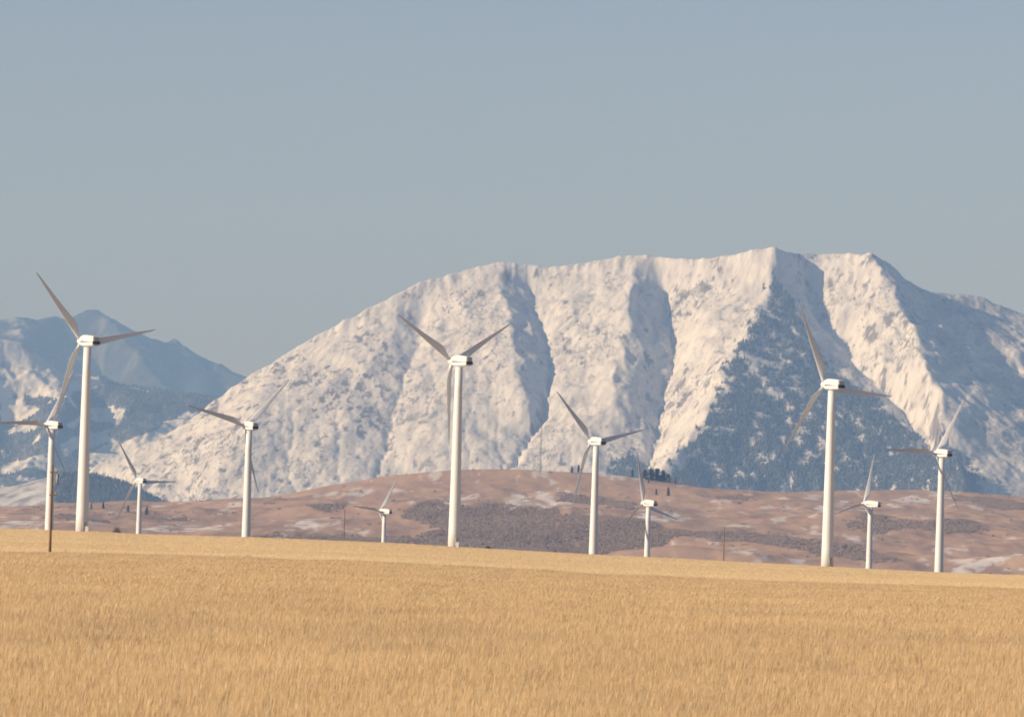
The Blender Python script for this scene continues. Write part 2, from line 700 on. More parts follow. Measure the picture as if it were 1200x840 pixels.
spurs = [
    [(588, 309, None), (592, 350, -85), (600, 400, -95), (608, 450, -85), (616, 490, -45), (618, 505, -15)],
    [(612, 313, None), (622, 345, 45), (636, 395, 45), (644, 440, 40), (636, 490, 25), (590, 545, 0)],
    [(745, 300, None), (742, 345, -85), (732, 390, -120), (722, 440, -115), (704, 490, -80), (685, 545, -35)],
    [(765, 302, None), (777, 350, 65), (786, 400, 90), (786, 440, 95), (775, 480, 80), (762, 530, 50), (752, 570, 30)],
    [(908, 291, None), (902, 340, -130), (885, 375, -190), (858, 415, -240), (838, 460, -265), (815, 500, -280), (795, 535, -280), (760, 570, -270)],
    [(930, 299, None), (948, 345, 80), (968, 390, 100), (1003, 432, 90), (1048, 472, 60), (1085, 520, 30), (1120, 580, 0)],
    [(1020, 298, None), (1040, 345, -90), (1060, 385, -130), (1080, 425, -150), (1095, 470, -160), (1108, 520, -150), (1125, 580, -140)],
    [(1060, 328, None), (1110, 385, 200), (1190, 450, 320), (1270, 520, 360), (1330, 590, 360)],
    [(1450, 470, None), (1500, 520, -60), (1540, 580, -120)],
    [(470, 343, None), (455, 390, -25), (430, 440, -40), (400, 500, -40), (370, 560, -20)],
    [(500, 330, None), (496, 380, 35), (478, 430, 10), (455, 500, 0), (440, 560, 0)],
    [(330, 420, None), (300, 480, -60), (270, 540, -60), (250, 590, -40)],
    [(540, 318, None), (538, 380, -40), (530, 450, -50), (520, 540, -40)],
    [(690, 308, None), (672, 370, -20), (662, 430, 10), (655, 500, 0)],
    [(840, 302, None), (828, 350, -30), (812, 400, -50), (800, 440, -20)],
]
lines = [line3([(c, r, ysky(c)) for c, r in sky_m])] + [line3(off(s)) for s in spurs]
lines.append(np.array([(x, 15250, -45.) for x in (-2000, 0, 2000)]))
back = lines[0].copy()
back[:, 1] += 420
back[:, 2] = np.maximum(back[:, 2] - 260, -60)
lines.append(back)
back = lines[0].copy()
back[:, 1] += 120
back[:, 2] = np.maximum(back[:, 2] - 70, -60)
lines.append(back)
M = Field(-1900, 2050, 15150, 18000, lines, -70, 8.0, 3.6, 6.5, cut=(0.022, 8, 17))
ys = np.interp(M.X, line3([(c, r, ysky(c)) for c, r in sky_m])[:, 0], [ysky(c) for c, _ in sky_m])
calm = 1 - 0.80 * np.exp(-((M.Y - ys) / 130.0) ** 2)
M.wander(calm * (20 * fbm(M.X / 150, M.Y / 220, 3, 11, 0.55) + 6 * fbm(M.X / 40, M.Y / 50, 2, 14)), calm * 22 * fbm(M.X / 190, M.Y / 260, 3, 16, 0.55))
rise = sstep(-40, 120, M.Z)
# ribs that run down the face and to the left
ax, ay = M.X * 0.92 - M.Y * 0.39, M.X * 0.39 + M.Y * 0.92
wx = 40 * fbm(M.X / 300, M.Y / 300, 3, 21)
rib = ridged((ax + wx) / 170, ay / 620, 3, 31, 0.42)
rib2 = ridged((ax + wx * 0.6) / 46, ay / 150, 3, 41, 0.55)
face = 5 * ridged((ax + 1.5 * wx) / 330, ay / 900, 2, 36, 0.5)
M.Z += calm * rise * ((0.35 + 0.35 * sstep(450, 700, project(M.X, M.Y, M.Z)[0])) * M.cut + face + 2.5 * rib + 0.8 * rib2 + 5 * fbm(M.X / 420, M.Y / 420, 3, 51))
M.Z += rise * (0.35 + 0.65 * calm) * (1.35 * fbm(M.X / 34, M.Y / 40, 3, 61, 0.6) + 0.75 * fbm(M.X / 11, M.Y / 15, 3, 64, 0.7))
M.Z += rise * (1 - calm) * 4.5 * ridged(M.X / 60, M.Y / 300, 3, 66)
gyy, gxx = np.gradient(M.Z, M.y, M.x)
slope = np.hypot(gxx, gyy)
pn = fbm(M.X / 55, M.Y / 80, 5, 71, 0.6)
pn2 = fbm(M.X / 240, M.Y / 300, 3, 81)
pc, pr = project(M.X, M.Y, M.Z)
pn3 = fbm(M.X / 26, M.Y / 42, 4, 77, 0.7)
rock = sstep(0.50, 0.72, 0.55 * pn + 0.55 * pn3 + 0.012 * M.cut + 0.40 * (slope - 0.85) + 0.45 * pn2) * 0.9
rock = np.maximum(rock, 0.45 * sstep(0.42, 0.65, fbm(M.X / 18, M.Y / 30, 3, 95, 0.6) + 0.3 * pn2 - 0.06))
rock = np.maximum(rock, 0.42 * sstep(1050, 1090, pc - 0.25 * (pr - 330)) * sstep(-0.25, 0.35, fbm(ax / 40, ay / 160, 4, 98, 0.6)))
rock = np.maximum(rock, 0.95 * np.exp(-(((pc - 592) / 7) ** 2 + ((pr - 325) / 8) ** 2) ** 2))
left = sstep(640, 420, pc) * sstep(330, 400, pr)
rock = np.maximum(rock, 0.9 * left * sstep(0.36, 0.46, 0.65 * pn3 + 0.012 * M.cut + 0.45 * fbm(ax / 120, ay / 300, 3, 79) + 0.1 * pn))
rock = np.maximum(rock, 0.22 * sstep(0.45, 0.75, ridged(ax / 30, ay / 260, 3, 83, 0.6) * 0.5 + 0.3 * pn))
FOREST = [
    [(905, 335), (925, 348), (955, 420), (1010, 455), (1060, 505), (1110, 560), (1150, 600), (750, 600), (775, 560), (795, 545), (820, 508), (842, 465), (858, 425), (880, 388), (900, 352)],
    [(1085, 520), (1130, 540), (1165, 600), (1080, 600)],
    [(712, 548), (735, 535), (755, 540), (765, 600), (700, 600)],
]
wob = 10 * perlin(M.X / 90, M.Y / 140, 91), 10 * perlin(M.X / 90, M.Y / 140, 92)
fm = np.zeros(M.Z.shape)
for poly in FOREST:
    fm = np.maximum(fm, in_poly(pc + wob[0], pr + wob[1], poly).astype(float))
fb = box_blur(box_blur(fm, 5), 5)
fm = ((fb + 0.5 * pn3 + 0.01 * M.cut > 0.5) & (fb > 0.03)).astype(float)
clear = sstep(0.46, 0.56, fbm(M.X / 40, M.Y / 70, 5, 101, 0.8) + 0.58 * np.exp(-((pc - 905) / 45) ** 2 - ((pr - 425) / 60) ** 2) + 0.40 * np.exp(-((pc - 960) / 50) ** 2 - ((pr - 510) / 22) ** 2))
fm *= 1 - clear
mat_m = mat_mountain('snow_and_rock', (0.73, 0.715, 0.715), (0.17, 0.155, 0.15), (0.10, 0.105, 0.10), 0.045, 0.8)
mo = grid_obj('mountain', M.X, M.Y, M.Z, mat_m, {'rock': rock, 'forest': fm * 0.9})
tag(mo, kind='structure')

# ---- far blue peak
sky_a = [(-300, 450), (-100, 400), (0, 374), (25, 368), (40, 374), (62, 368), (80, 373), (97, 364), (113, 363), (125, 372), (145, 385), (155, 392), (175, 399),
         (190, 402), (196, 405), (203, 392), (209, 398), (215, 413), (240, 425), (265, 438), (287, 448), (330, 475), (420, 530), (560, 600)]
la = [line3([(c, r, 30500 + 3.0 * (c - 100)) for c, r in sky_a]),
      line3([(113, 364, 30540), (150, 410, 30000), (185, 450, 29500), (210, 500, 29000)]),
      line3([(60, 368, 30400), (90, 410, 30300), (120, 450, 29900), (140, 500, 29500)]),
      line3([(203, 398, 30800), (225, 440, 30300), (240, 480, 29700)]),
      line3([(20, 369, 30260), (20, 420, 29500), (25, 480, 28900)]),
      np.array([(x, 27800, -50.) for x in (-4500, 0)])]
A = Field(-4200, -300, 27500, 32500, la, -80, 14.0, 8.0, 20.0)
ysA = np.interp(A.X, la[0][:, 0], la[0][:, 1])
calm = 1 - 0.85 * np.exp(-((A.Y - ysA) / 250.0) ** 2)
A.Z += calm * (30 * ridged(A.X / 380, A.Y / 900, 4, 111) + 25 * fbm(A.X / 600, A.Y / 600, 3, 121)) + 7 * fbm(A.X / 80, A.Y / 120, 4, 131, 0.6)
pcA, prA = project(A.X, A.Y, A.Z)
rock_shadeA = 0.86 + 0.14 * sstep(-0.5, 0.1, fbm(A.X / 220, A.Y / 320, 5, 141, 0.6) + 0.2)  # near-total dark rock cover stands in for shade on this peak
rock_shadeA *= 1 - 0.6 * np.exp(-((pcA - 22) / 16) ** 2 - ((prA - 382) / 16) ** 2) * sstep(-0.3, 0.3, fbm(A.X / 120, A.Y / 200, 3, 146))
rock_shadeA *= 1 - 0.85 * np.exp(-((pcA - 228) / 14) ** 2 - ((prA - 452) / 16) ** 2)
mat_a = mat_mountain('shade_toned_rock', (0.80, 0.80, 0.82), (0.06, 0.062, 0.068), (0.06, 0.065, 0.06), 0.012, 6)  # rock tone darkened so the shaded face is painted into the colour
tag(grid_obj('far_mountain', A.X, A.Y, A.Z, mat_a, {'rock': rock_shadeA, 'forest': np.zeros(A.Z.shape)}), kind='structure')

# ---- forested shoulder on the left with snow clearings
sky_b = [(-300, 400), (-100, 392), (0, 395), (15, 398), (30, 404), (50, 420), (70, 438), (90, 440), (115, 440), (130, 448), (160, 453), (200, 460), (230, 463), (260, 467), (300, 482), (380, 525), (480, 590)]
lb = [line3([(c, r, 22000 + 2.0 * c) for c, r in sky_b]),
      line3([(60, 430, 22120), (75, 470, 21500), (60, 520, 20800), (40, 570, 20200)]),
      line3([(0, 396, 22000), (10, 440, 21850), (15, 500, 21350), (10, 570, 20700)]),
      line3([(130, 448, 22260), (150, 500, 21500), (170, 560, 20600)]),
      line3([(100, 440, 22200), (110, 490, 21800), (105, 560, 21000)]),
      np.array([(x, 19300, -50.) for x in (-4500, 0)])]
B = Field(-3000, -250, 19100, 23600, lb, -80, 16.0, 5.0, 11.0)
ysB = np.interp(B.X, lb[0][:, 0], lb[0][:, 1])
calm = 1 - 0.85 * np.exp(-((B.Y - ysB) / 200.0) ** 2)
B.Z += calm * (18 * ridged(B.X / 240, B.Y / 600, 4, 151) + 18 * fbm(B.X / 500, B.Y / 500, 3, 161)) + 4 * fbm(B.X / 60, B.Y / 90, 4, 171, 0.6)
pcB, prB = project(B.X, B.Y, B.Z)
nb = fbm(B.X / 160, B.Y / 420, 5, 181, 0.6)
CLEAR = [[(-200, 380), (0, 380), (40, 398), (72, 432), (112, 430), (118, 452), (95, 456), (62, 470), (35, 462), (0, 470), (-200, 480)],
         [(105, 480), (150, 477), (146, 490), (138, 500), (122, 494), (108, 492)], [(68, 520), (84, 512), (118, 504), (126, 506), (122, 520), (90, 528), (70, 534)],
         [(118, 514), (160, 516), (160, 519), (118, 522)], [(0, 480), (30, 472), (48, 480), (34, 488), (20, 498), (0, 494)],
         [(0, 505), (40, 492), (44, 500), (8, 512)], [(150, 453), (180, 457), (178, 461), (150, 456)], [(100, 530), (160, 512), (230, 480), (240, 500), (160, 540), (110, 560)],
         [(0, 545), (30, 538), (60, 530), (60, 540), (20, 552), (0, 556)], [(78, 495), (95, 486), (96, 492), (84, 500)]]
cl = np.zeros(B.Z.shape)
for poly in CLEAR:
    cl = np.maximum(cl, in_poly(pcB + 5 * nb, prB + 4 * perlin(B.X / 60, B.Y / 160, 188), poly))
cl = np.maximum(cl, (nb > 0.62 - 0.35 * sstep(130, 20, pcB)).astype(float) * (pcB < 130))
fmB = 1 - cl
rockB = sstep(0.30, 0.6, fbm(B.X / 60, B.Y / 150, 4, 191, 0.6)) * 0.5
mat_b = mat_mountain('snow_and_forest', (0.82, 0.81, 0.82), (0.17, 0.16, 0.155), (0.06, 0.065, 0.055), 0.03, 3)
tag(grid_obj('forested_mountain', B.X, B.Y, B.Z, mat_b, {'rock': rockB, 'forest': fmB * 0.9}), kind='structure')

# ---- dark wooded foothill below it
sky_c = [(-300, 590), (-100, 580), (0, 572), (40, 563), (70, 556), (100, 553), (130, 557), (160, 570), (190, 588), (215, 603), (260, 625), (330, 650)]
lc = [line3([(c, r, 13200) for c, r in sky_c]), line3([(70, 556, 13200), (62, 580, 12800), (55, 600, 12500)]),
      np.array([(x, 12250, -48.) for x in (-3000, 0)])]
Cf = Field(-1900, -350, 12150, 14200, lc, -70, 12.0, 5.0, 9.0)
Cf.Z += 5 * fbm(Cf.X / 120, Cf.Y / 160, 4, 201) * sstep(-30, 40, Cf.Z)
pcC, prC = project(Cf.X, Cf.Y, Cf.Z)
fmC = sstep(52, 78, pcC + 12 * fbm(Cf.X / 60, Cf.Y / 90, 3, 211))
rockC = 0.25 + 0.5 * sstep(-0.3, 0.4, fbm(Cf.X / 50, Cf.Y / 120, 4, 221))
tag(grid_obj('foothill', Cf.X, Cf.Y, Cf.Z, mat_b, {'rock': rockC, 'forest': fmC * 0.9}), kind='structure')

# ---- brown rangeland hills
sky_h = [(-400, 606), (-100, 599), (0, 597), (100, 599), (200, 606), (250, 597), (300, 584), (350, 575), (400, 566), (450, 557), (500, 552), (540, 549), (590, 548),
         (640, 551), (700, 553), (740, 558), (790, 566), (830, 573), (880, 578), (905, 579), (950, 575), (1000, 574), (1060, 573), (1130, 575),
         (1160, 578), (1200, 581), (1300, 588), (1600, 610)]
lh = [line3([(c, r, 6700) for c, r in sky_h]),
      line3([(560, 672, 4650), (640, 660, 4650), (700, 652, 4680), (740, 643, 4700), (790, 637, 4700), (850, 643, 4680), (910, 656, 4650), (980, 668, 4630)]),
      line3([(640, 650, 5050), (740, 645, 5060), (830, 634, 5080), (900, 642, 5060), (980, 655, 5040), (1060, 664, 5000)]),
      line3([(300, 622, 5000), (400, 630, 5000), (480, 634, 5000), (560, 640, 5100), (640, 642, 5150)]),
      line3([(330, 604, 5700), (400, 588, 5750), (470, 584, 5700), (560, 588, 5700), (650, 592, 5650), (720, 600, 5650), (800, 612, 5600)]),
      line3([(860, 602, 5800), (930, 606, 5700), (1010, 602, 5650), (1050, 610, 5600), (1110, 607, 5650), (1160, 614, 5600), (1230, 616, 5700), (1400, 620, 5700)]),
      line3([(860, 614, 5400), (960, 624, 5350), (1080, 628, 5350), (1200, 634, 5350), (1400, 640, 5300)]),
      line3([(980, 640, 4900), (1060, 646, 4850), (1120, 652, 4750), (1200, 652, 4700), (1400, 656, 4700)]),
      line3([(0, 612, 5600), (90, 606, 5600), (200, 612, 5600), (300, 606, 5700)]),
      line3([(0, 622, 4900), (100, 620, 4900), (200, 624, 4900)]),
      np.array([(x, 4350, -36.) for x in (-2000, 0, 2000)])]
Hh = Field(-1150, 1150, 4250, 7800, lh, -48, 10.0, 2.4, 8.0)
cm = 1 - 0.9 * np.exp(-((Hh.Y - 6700) / 160.0) ** 2)
edge = sstep(4350, 4700, Hh.Y)
Hh.Z += edge * cm * (5.5 * fbm(Hh.X / 170, Hh.Y / 420, 4, 231) + 0.9 * ridged(Hh.X / 60, Hh.Y / 200, 4, 241)) + edge * 0.35 * fbm(Hh.X / 28, Hh.Y / 60, 3, 251)
pcH, prH = project(Hh.X, Hh.Y, Hh.Z)
BRUSH = [
    [(462, 597), (500, 589), (560, 592), (640, 597), (700, 603), (760, 612), (800, 622), (790, 640), (740, 646), (690, 647), (640, 648), (560, 644), (500, 642), (455, 640), (430, 633), (490, 630), (514, 618), (480, 606)],
    [(790, 622), (840, 622), (900, 628), (960, 634), (1000, 643), (1060, 655), (1050, 660), (980, 652), (920, 640), (850, 634)],
    [(998, 614), (1015, 603), (1040, 608), (1080, 612), (1084, 622), (1000, 622)],
    [(1088, 616), (1110, 608), (1140, 612), (1152, 622), (1090, 623)],
    [(1118, 581), (1160, 585), (1210, 588), (1210, 600), (1150, 592)],
    [(300, 627), (440, 630), (470, 642), (300, 640)], [(365, 592), (400, 588), (398, 594), (370, 598)],
    [(660, 578), (700, 582), (740, 590), (730, 596), (690, 590), (655, 590)],
    [(840, 578), (880, 582), (880, 590), (845, 586)], [(60, 602), (110, 606), (130, 612), (62, 608)], [(180, 606), (238, 608), (238, 612), (190, 611)]]
wob1, wob2 = 5 * fbm(Hh.X / 40, Hh.Y / 160, 3, 261), 4 * fbm(Hh.X / 40, Hh.Y / 160, 3, 271)
br = np.zeros(Hh.Z.shape)
for poly in BRUSH:
    br = np.maximum(br, in_poly(pcH + wob1, prH + wob2, poly))
def blur(a, n):
    for _ in range(n):
        p = np.pad(a, 1, mode='edge')
        a = (p[:-2, 1:-1] + p[2:, 1:-1] + p[1:-1, :-2] + p[1:-1, 2:] + a) / 5
    return a


br_n = fbm(Hh.X / 22, Hh.Y / 90, 4, 255, 0.65)
br = np.clip(blur(br.astype(float), 30), 0, 1)
br = sstep(0.18, 0.82, br + 0.25 * br_n) * np.clip(0.80 + 0.5 * br_n, 0.3, 1)
shr = 0.8 * sstep(0.40, 0.95, fbm(Hh.X / 34, Hh.Y / 150, 5, 256, 0.65) + 0.25 * fbm(Hh.X / 260, Hh.Y / 600, 2, 257))   # scattered low bushes
br_wood = br.copy()
br = np.maximum(br, 0.25 * shr)
SNOWP = [[(560, 592), (585, 582), (630, 574), (680, 578), (672, 592), (640, 600), (600, 600)], [(480, 598), (520, 586), (560, 578), (560, 582), (520, 594)],
         [(1110, 668), (1150, 656), (1210, 648), (1210, 652), (1160, 664), (1130, 676)], [(1170, 668), (1210, 660), (1210, 672)],
         [(0, 606), (50, 612), (70, 624), (0, 624)], [(160, 618), (240, 615), (270, 622), (170, 626)], [(340, 614), (380, 604), (390, 608), (350, 620)],
         [(700, 553), (780, 560), (780, 566), (700, 560)], [(1020, 590), (1060, 582), (1100, 575), (1110, 582), (1060, 594)], [(950, 596), (990, 588), (990, 592), (960, 600)],
         [(1085, 574), (1130, 575), (1120, 584), (1095, 582)], [(745, 604), (790, 600), (800, 606), (750, 612)], [(850, 640), (885, 644), (880, 648), (840, 646)]]
sw = np.zeros(Hh.Z.shape)
for poly in SNOWP:
    sw = np.maximum(sw, in_poly(pcH + wob1 * 1.3, prH + wob2, poly))
sn_n = fbm(Hh.X / 30, Hh.Y / 200, 5, 281, 0.62)
snow_h = np.maximum(sw * sstep(-0.25, 0.25, sn_n + 0.5 * fbm(Hh.X / 60, Hh.Y / 30, 4, 288, 0.6)), 0.75 * sstep(0.52, 0.8, sn_n + 0.25 * fbm(Hh.X / 200, Hh.Y / 500, 2, 291)))
snow_h *= 1 - br
mh, nt, b = new_mat('rangeland')
n1 = noise_tex(nt, 0.006, 5, 0.6, (1, 0.35, 1))
n2 = noise_tex(nt, 0.05, 5, 0.62, (1, 0.3, 1))
g1 = ramp(nt, n1, [(0.30, (0.35, 0.235, 0.185)), (0.5, (0.45, 0.31, 0.22)), (0.70, (0.52, 0.37, 0.24))])
g2 = ramp(nt, n2, [(0.35, (0.28, 0.19, 0.15)), (0.65, (0.48, 0.33, 0.24))])
n3 = noise_tex(nt, 0.018, 5, 0.65, (1, 0.25, 1))
g3 = ramp(nt, n3, [(0.36, (0.36, 0.245, 0.21)), (0.52, (0.48, 0.335, 0.25)), (0.66, (0.60, 0.43, 0.28))])
c = mixc(nt, 0.5, mixc(nt, 0.5, g1, g2), g3)
c = mixc(nt, attr(nt, 'brush'), c, (0.26, 0.21, 0.195))
c = mixc(nt, attr(nt, 'snow'), c, (0.78, 0.77, 0.78))
nt.links.new(c, b.inputs['Base Color'])
b.inputs['Roughness'].default_value = 0.9
b.inputs['Specular IOR Level'].default_value = 0.1
bump(nt, b, n2, 0.8, 1.2)
tag(grid_obj('hills', Hh.X, Hh.Y, Hh.Z, mh, {'brush': br * 0.7, 'snow': snow_h * 0.66}), kind='structure')


# ------------------------------------------------------------------ scattered growth: far woods and brush
def conifer_mesh(name, seed, tiers=3, n=6):
    r = random.Random(seed)
    v, f = [], []
    for k in range(tiers):
        z0, z1 = 0.08 + 0.28 * k, 0.08 + 0.28 * k + 0.40
        rad = 0.20 * (1 - k / (tiers + 0.6))
        b0 = len(v)
        for j in range(n):
            a = 2 * math.pi * (j + 0.5 * k) / n
            rr = rad * r.uniform(0.7, 1.25)
            v.append((rr * math.cos(a), rr * math.sin(a), z0 + r.uniform(-0.04, 0.04)))
        v.append((r.uniform(-.01, .01), r.uniform(-.01, .01), min(z1, 1.0)))
        for j in range(n):
            f.append((b0 + j, b0 + (j + 1) % n, b0 + n))
    return mesh_np(name, v, f, False)


def brush_mesh(name, seed, n=60):
    r = random.Random(seed)
    v, f = [], []
    for k in range(n):
        x, y = r.gauss(0, 0.30), r.gauss(0, 0.30)
        h = r.uniform(0.45, 1.0) * (1 - 0.5 * min(1, math.hypot(x, y)))
        a = r.uniform(0, math.pi)
        w = r.uniform(0.02, 0.07)
        lx, ly = r.gauss(0, 0.12), r.gauss(0, 0.12)
        b0 = len(v)
        v += [(x - w * .3 * math.cos(a), y - w * .3 * math.sin(a), 0), (x + w * .3 * math.cos(a), y + w * .3 * math.sin(a), 0),
              (x + lx * .6 + w * math.cos(a), y + ly * .6 + w * math.sin(a), h * .65), (x + lx, y + ly, h), (x + lx * .6 - w * math.cos(a), y + ly * .6 - w * math.sin(a), h * .6)]
        f += [(b0, b0 + 1, b0 + 2), (b0, b0 + 2, b0 + 4), (b0 + 4, b0 + 2, b0 + 3)]
    return mesh_np(name, v, f, False)


def pick_points(fld, weight, n, seed):
    g = np.random.default_rng(seed)
    w = weight.ravel() / weight.sum()
    k = g.choice(w.size, n, p=w)
    dx, dy = fld.x[1] - fld.x[0], fld.y[1] - fld.y[0]
    x = np.clip(fld.X.ravel()[k] + g.uniform(-.5, .5, n) * dx, fld.x[0], fld.x[-1])
    y = np.clip(fld.Y.ravel()[k] + g.uniform(-.5, .5, n) * dy, fld.y[0], fld.y[-1])
    return x, y, fld.at(x, y)


m_con = mat_leafy('dark_needles', (0.045, 0.055, 0.042), 0.35, attr_name='tint', alt=(0.55, 0.55, 0.56))
m_brush = mat_leafy('bare_brush', (0.30, 0.245, 0.225), 0.15)
con = [proto(conifer_mesh('conifer_shape', s), m_con) for s in range(4)]
brs = [proto(brush_mesh('brush_shape', s), m_brush) for s in range(4)]


def woods(name, fld, weight, n, h0, h1, seed, label, frost=0.0):
    x, y, z = pick_points(fld, weight, n, seed)
    g = np.random.default_rng(seed + 1)
    h = g.uniform(h0, h1, n)
    w = h * g.uniform(0.8, 1.3, n)
    fr = np.clip(g.normal(frost, 0.12, n), 0, 0.9) if np.isscalar(frost) else frost
    return scatter(name, np.stack([x, y, z - 0.5], -1), np.stack([w, w, h], -1), g.uniform(0, 6.28, n), con, fr, label, 'forest')


vis_m = (pr < 612) & (M.Y < ys + 60)
woods('conifer_forest', M, (fm > 0.4) * vis_m + 1e-9, 26000, 6, 12, 301, 'dark conifer forest on the shaded lower right of the snow mountain', 0.10)
sparse = sstep(0.1, 0.6, pn2 + 0.6 * pn3) * (pr > 330) * (pr < 600) * vis_m * (M.Z > -20) * (1 - fm)
woods('frosted_trees', M, sparse + 1e-9, 9000, 3, 7, 311, 'thin scatter of snow-dusted trees over the bright mountain face', 0.35)
woods('shoulder_forest', B, (fmB > 0.5) * (pcB < 330) * (B.Y < ysB + 80) * (prB < 600) + 1e-9, 24000, 8, 14, 321, 'dense dark forest with snow clearings on the left shoulder mountain', 0.05)
woods('foothill_forest', Cf, (fmC > 0.6) * (prC < 615) * (Cf.Y < 13300) + 1e-9, 10000, 7, 12, 331, 'dark wood covering the low foothill behind the left turbines', 0.03)
x, y, z = pick_points(Hh, (br_wood ** 1.5 + 0.02 * shr) * (Hh.Y > 4400) * (Hh.Y < 6800) + 1e-9, 42000, 341)
g = np.random.default_rng(342)
h = g.uniform(1.0, 2.6, len(x))
w = h * g.uniform(0.9, 1.6, len(x))
scatter('aspen_brush', np.stack([x, y, z - 0.1], -1), np.stack([w, w, h], -1), g.uniform(0, 6.28, len(x)), brs, None,
        'grey leafless brush filling the hollows of the brown hills', 'brush')


# ------------------------------------------------------------------ tall grass and stubble
def grass_mesh(name, seed, n, rad, h0, h1, bw, head, lean=0.12):
    r = random.Random(seed)
    v, f = [], []
    for k in range(n):
        d, a = rad * math.sqrt(r.random()), r.uniform(0, 6.283)
        x, y = d * math.cos(a), d * math.sin(a)
        h = r.uniform(h0, h1)
        yaw = r.uniform(0, math.pi)
        cxx, cyy = math.cos(yaw), math.sin(yaw)
        lx, ly = r.gauss(lean, lean) * h, r.gauss(0, lean) * h
        w = bw * r.uniform(0.7, 1.4)
        b0 = len(v)
        for t, ww in ((0, 1.0), (0.55, 0.9)):
            px, py = x + lx * t * t, y + ly * t * t
            v += [(px - w * ww * cxx, py - w * ww * cyy, h * t), (px + w * ww * cxx, py + w * ww * cyy, h * t)]
        px, py = x + lx * 0.75, y + ly * 0.75
        v += [(px - head * cxx, py - head * cyy, h * 0.84), (px + head * cxx, py + head * cyy, h * 0.86), (x + lx * 1.25, y + ly * 1.25, h)]
        f += [(b0, b0 + 1, b0 + 3), (b0, b0 + 3, b0 + 2), (b0 + 2, b0 + 3, b0 + 5), (b0 + 2, b0 + 5, b0 + 4), (b0 + 4, b0 + 5, b0 + 6)]
    me = mesh_np(name, v, f, False)
    at = me.attributes.new('blade', 'FLOAT', 'POINT')
    at.data.foreach_set('value', np.repeat([r.random() for _ in range(n)], 7).astype(np.float32))
    return me


m_grass = mat_leafy('dry_grass', (0.66, 0.45, 0.215), 0.10, 0.45, 'tint', (0.48, 0.305, 0.145), blade=(0.85, 0.70, 0.46))
m_stub = mat_leafy('stubble_straw', (0.82, 0.665, 0.42), 0.05, 0.3, 'tint', (0.74, 0.57, 0.33))
gr = [proto(grass_mesh('grass_shape', s, 120, 0.75, 0.45, 0.74, 0.0034, 0.0075), m_grass) for s in range(6)]
st = [proto(grass_mesh('stubble_shape', 50 + s, 70, 0.75, 0.13, 0.24, 0.006, 0.006, 0.05), m_stub) for s in range(5)]


def field_points(y0, y1, k, seed, ang=0.105):
    """points whose spacing grows with distance from the camera"""
    g = np.random.default_rng(seed)
    n = int(2 * ang * k * k * math.log(y1 / y0))
    y = y0 * (y1 / y0) ** g.random(n)
    x = g.uniform(-ang, ang, n) * y
    return x, y, y / k, g


x, y, s, g = field_points(40, GRASS_Y + 45, 640, 401)
x2, y2, s2, _ = field_points(40, 200, 300, 403, 0.25)        # the sides of the near field, just out of view
side = np.abs(x2 / y2) > 0.105
x, y, s = np.concatenate([x, x2[side]]), np.concatenate([y, y2[side]]), np.concatenate([s, s2[side] ])
lim = GRASS_Y + 22 * fbm(x / 25, y / 60, 3, 411) + 5 * perlin(x / 5, y / 5, 412)
keep = y < lim
x, y, s = x[keep], y[keep], s[keep]
sc_xy = np.clip(s * 1.6 / 0.75, 0.32, 4)
hgt = g.uniform(0.8, 1.22, len(x)) * (1 + 0.14 * fbm(x / 6, y / 18, 3, 421))
tint = np.clip(0.38 + 0.55 * fbm(x / 5, y / 22, 4, 431, 0.6) + 0.18 * perlin(x / 40, y / 60, 441) + 0.22 * np.exp(-((y - 108) / 28) ** 2) - 0.18 * sstep(85, 55, y) + 0.18 * sstep(330, 600, y) + g.normal(0, 0.14, len(x)), 0, 1)
scatter('tall_grass', np.stack([x, y, ground(x, y) - 0.02], -1), np.stack([sc_xy, sc_xy, hgt], -1), g.uniform(-0.7, 0.7, len(x)), gr, tint,
        'tall dry golden grass filling the whole foreground', 'grass')
x, y, s, g = field_points(GRASS_Y - 15, 1660, 760, 451, 0.11)
sc_xy = np.clip(s * 1.9 / 0.75, 0.8, 8)
tint = np.clip(0.35 + 0.5 * fbm(x / 260 + y / 900, y / 60, 4, 461, 0.6) + 0.35 * np.sin(y / 16 + x / 190) ** 8 + g.normal(0, 0.1, len(x)), 0, 1)
scatter('stubble', np.stack([x, y, ground(x, y) - 0.02], -1), np.stack([sc_xy, sc_xy, g.uniform(0.8, 1.15, len(x))], -1), g.uniform(-0.7, 0.7, len(x)), st, tint,
        'short pale yellow stubble of the mown field up to the turbines', 'stubble')

# ------------------------------------------------------------------ wind turbines
m_white = mat_plain('turbine_white', (0.72, 0.73, 0.73), 0.45, 0.03, 0.4)
m_tower = mat_plain('tower_white', (0.70, 0.71, 0.71), 0.5, 0.03, 0.15)
m_blade = mat_plain('blade_white', (0.66, 0.68, 0.71), 0.4, 0.04, 0.3)
m_dark = mat_plain('vent_dark', (0.018, 0.02, 0.025), 0.6, 0.2, 3)
m_stripe = mat_plain('stripe_blue_grey', (0.12, 0.15, 0.20), 0.5, 0.15, 1)
m_seam = mat_plain('seam_grey', (0.42, 0.41, 0.39), 0.6, 0.1, 1)
m_wood = mat_plain('pole_wood', (0.20, 0.115, 0.055), 0.85, 0.25, 2)
m_metal = mat_plain('grey_metal', (0.20, 0.20, 0.21), 0.5, 0.15, 2, 0.4)

RB, RT, TOP = 1.72, 0.98, 48.35


def tower_bm():
    bm = bmesh.new()
    rings = [ring(RB + (RT - RB) * t, -1.5 + (TOP + 1.5) * t, 32) for t in np.linspace(0, 1, 9)]
    loft(bm, rings)
    return bm


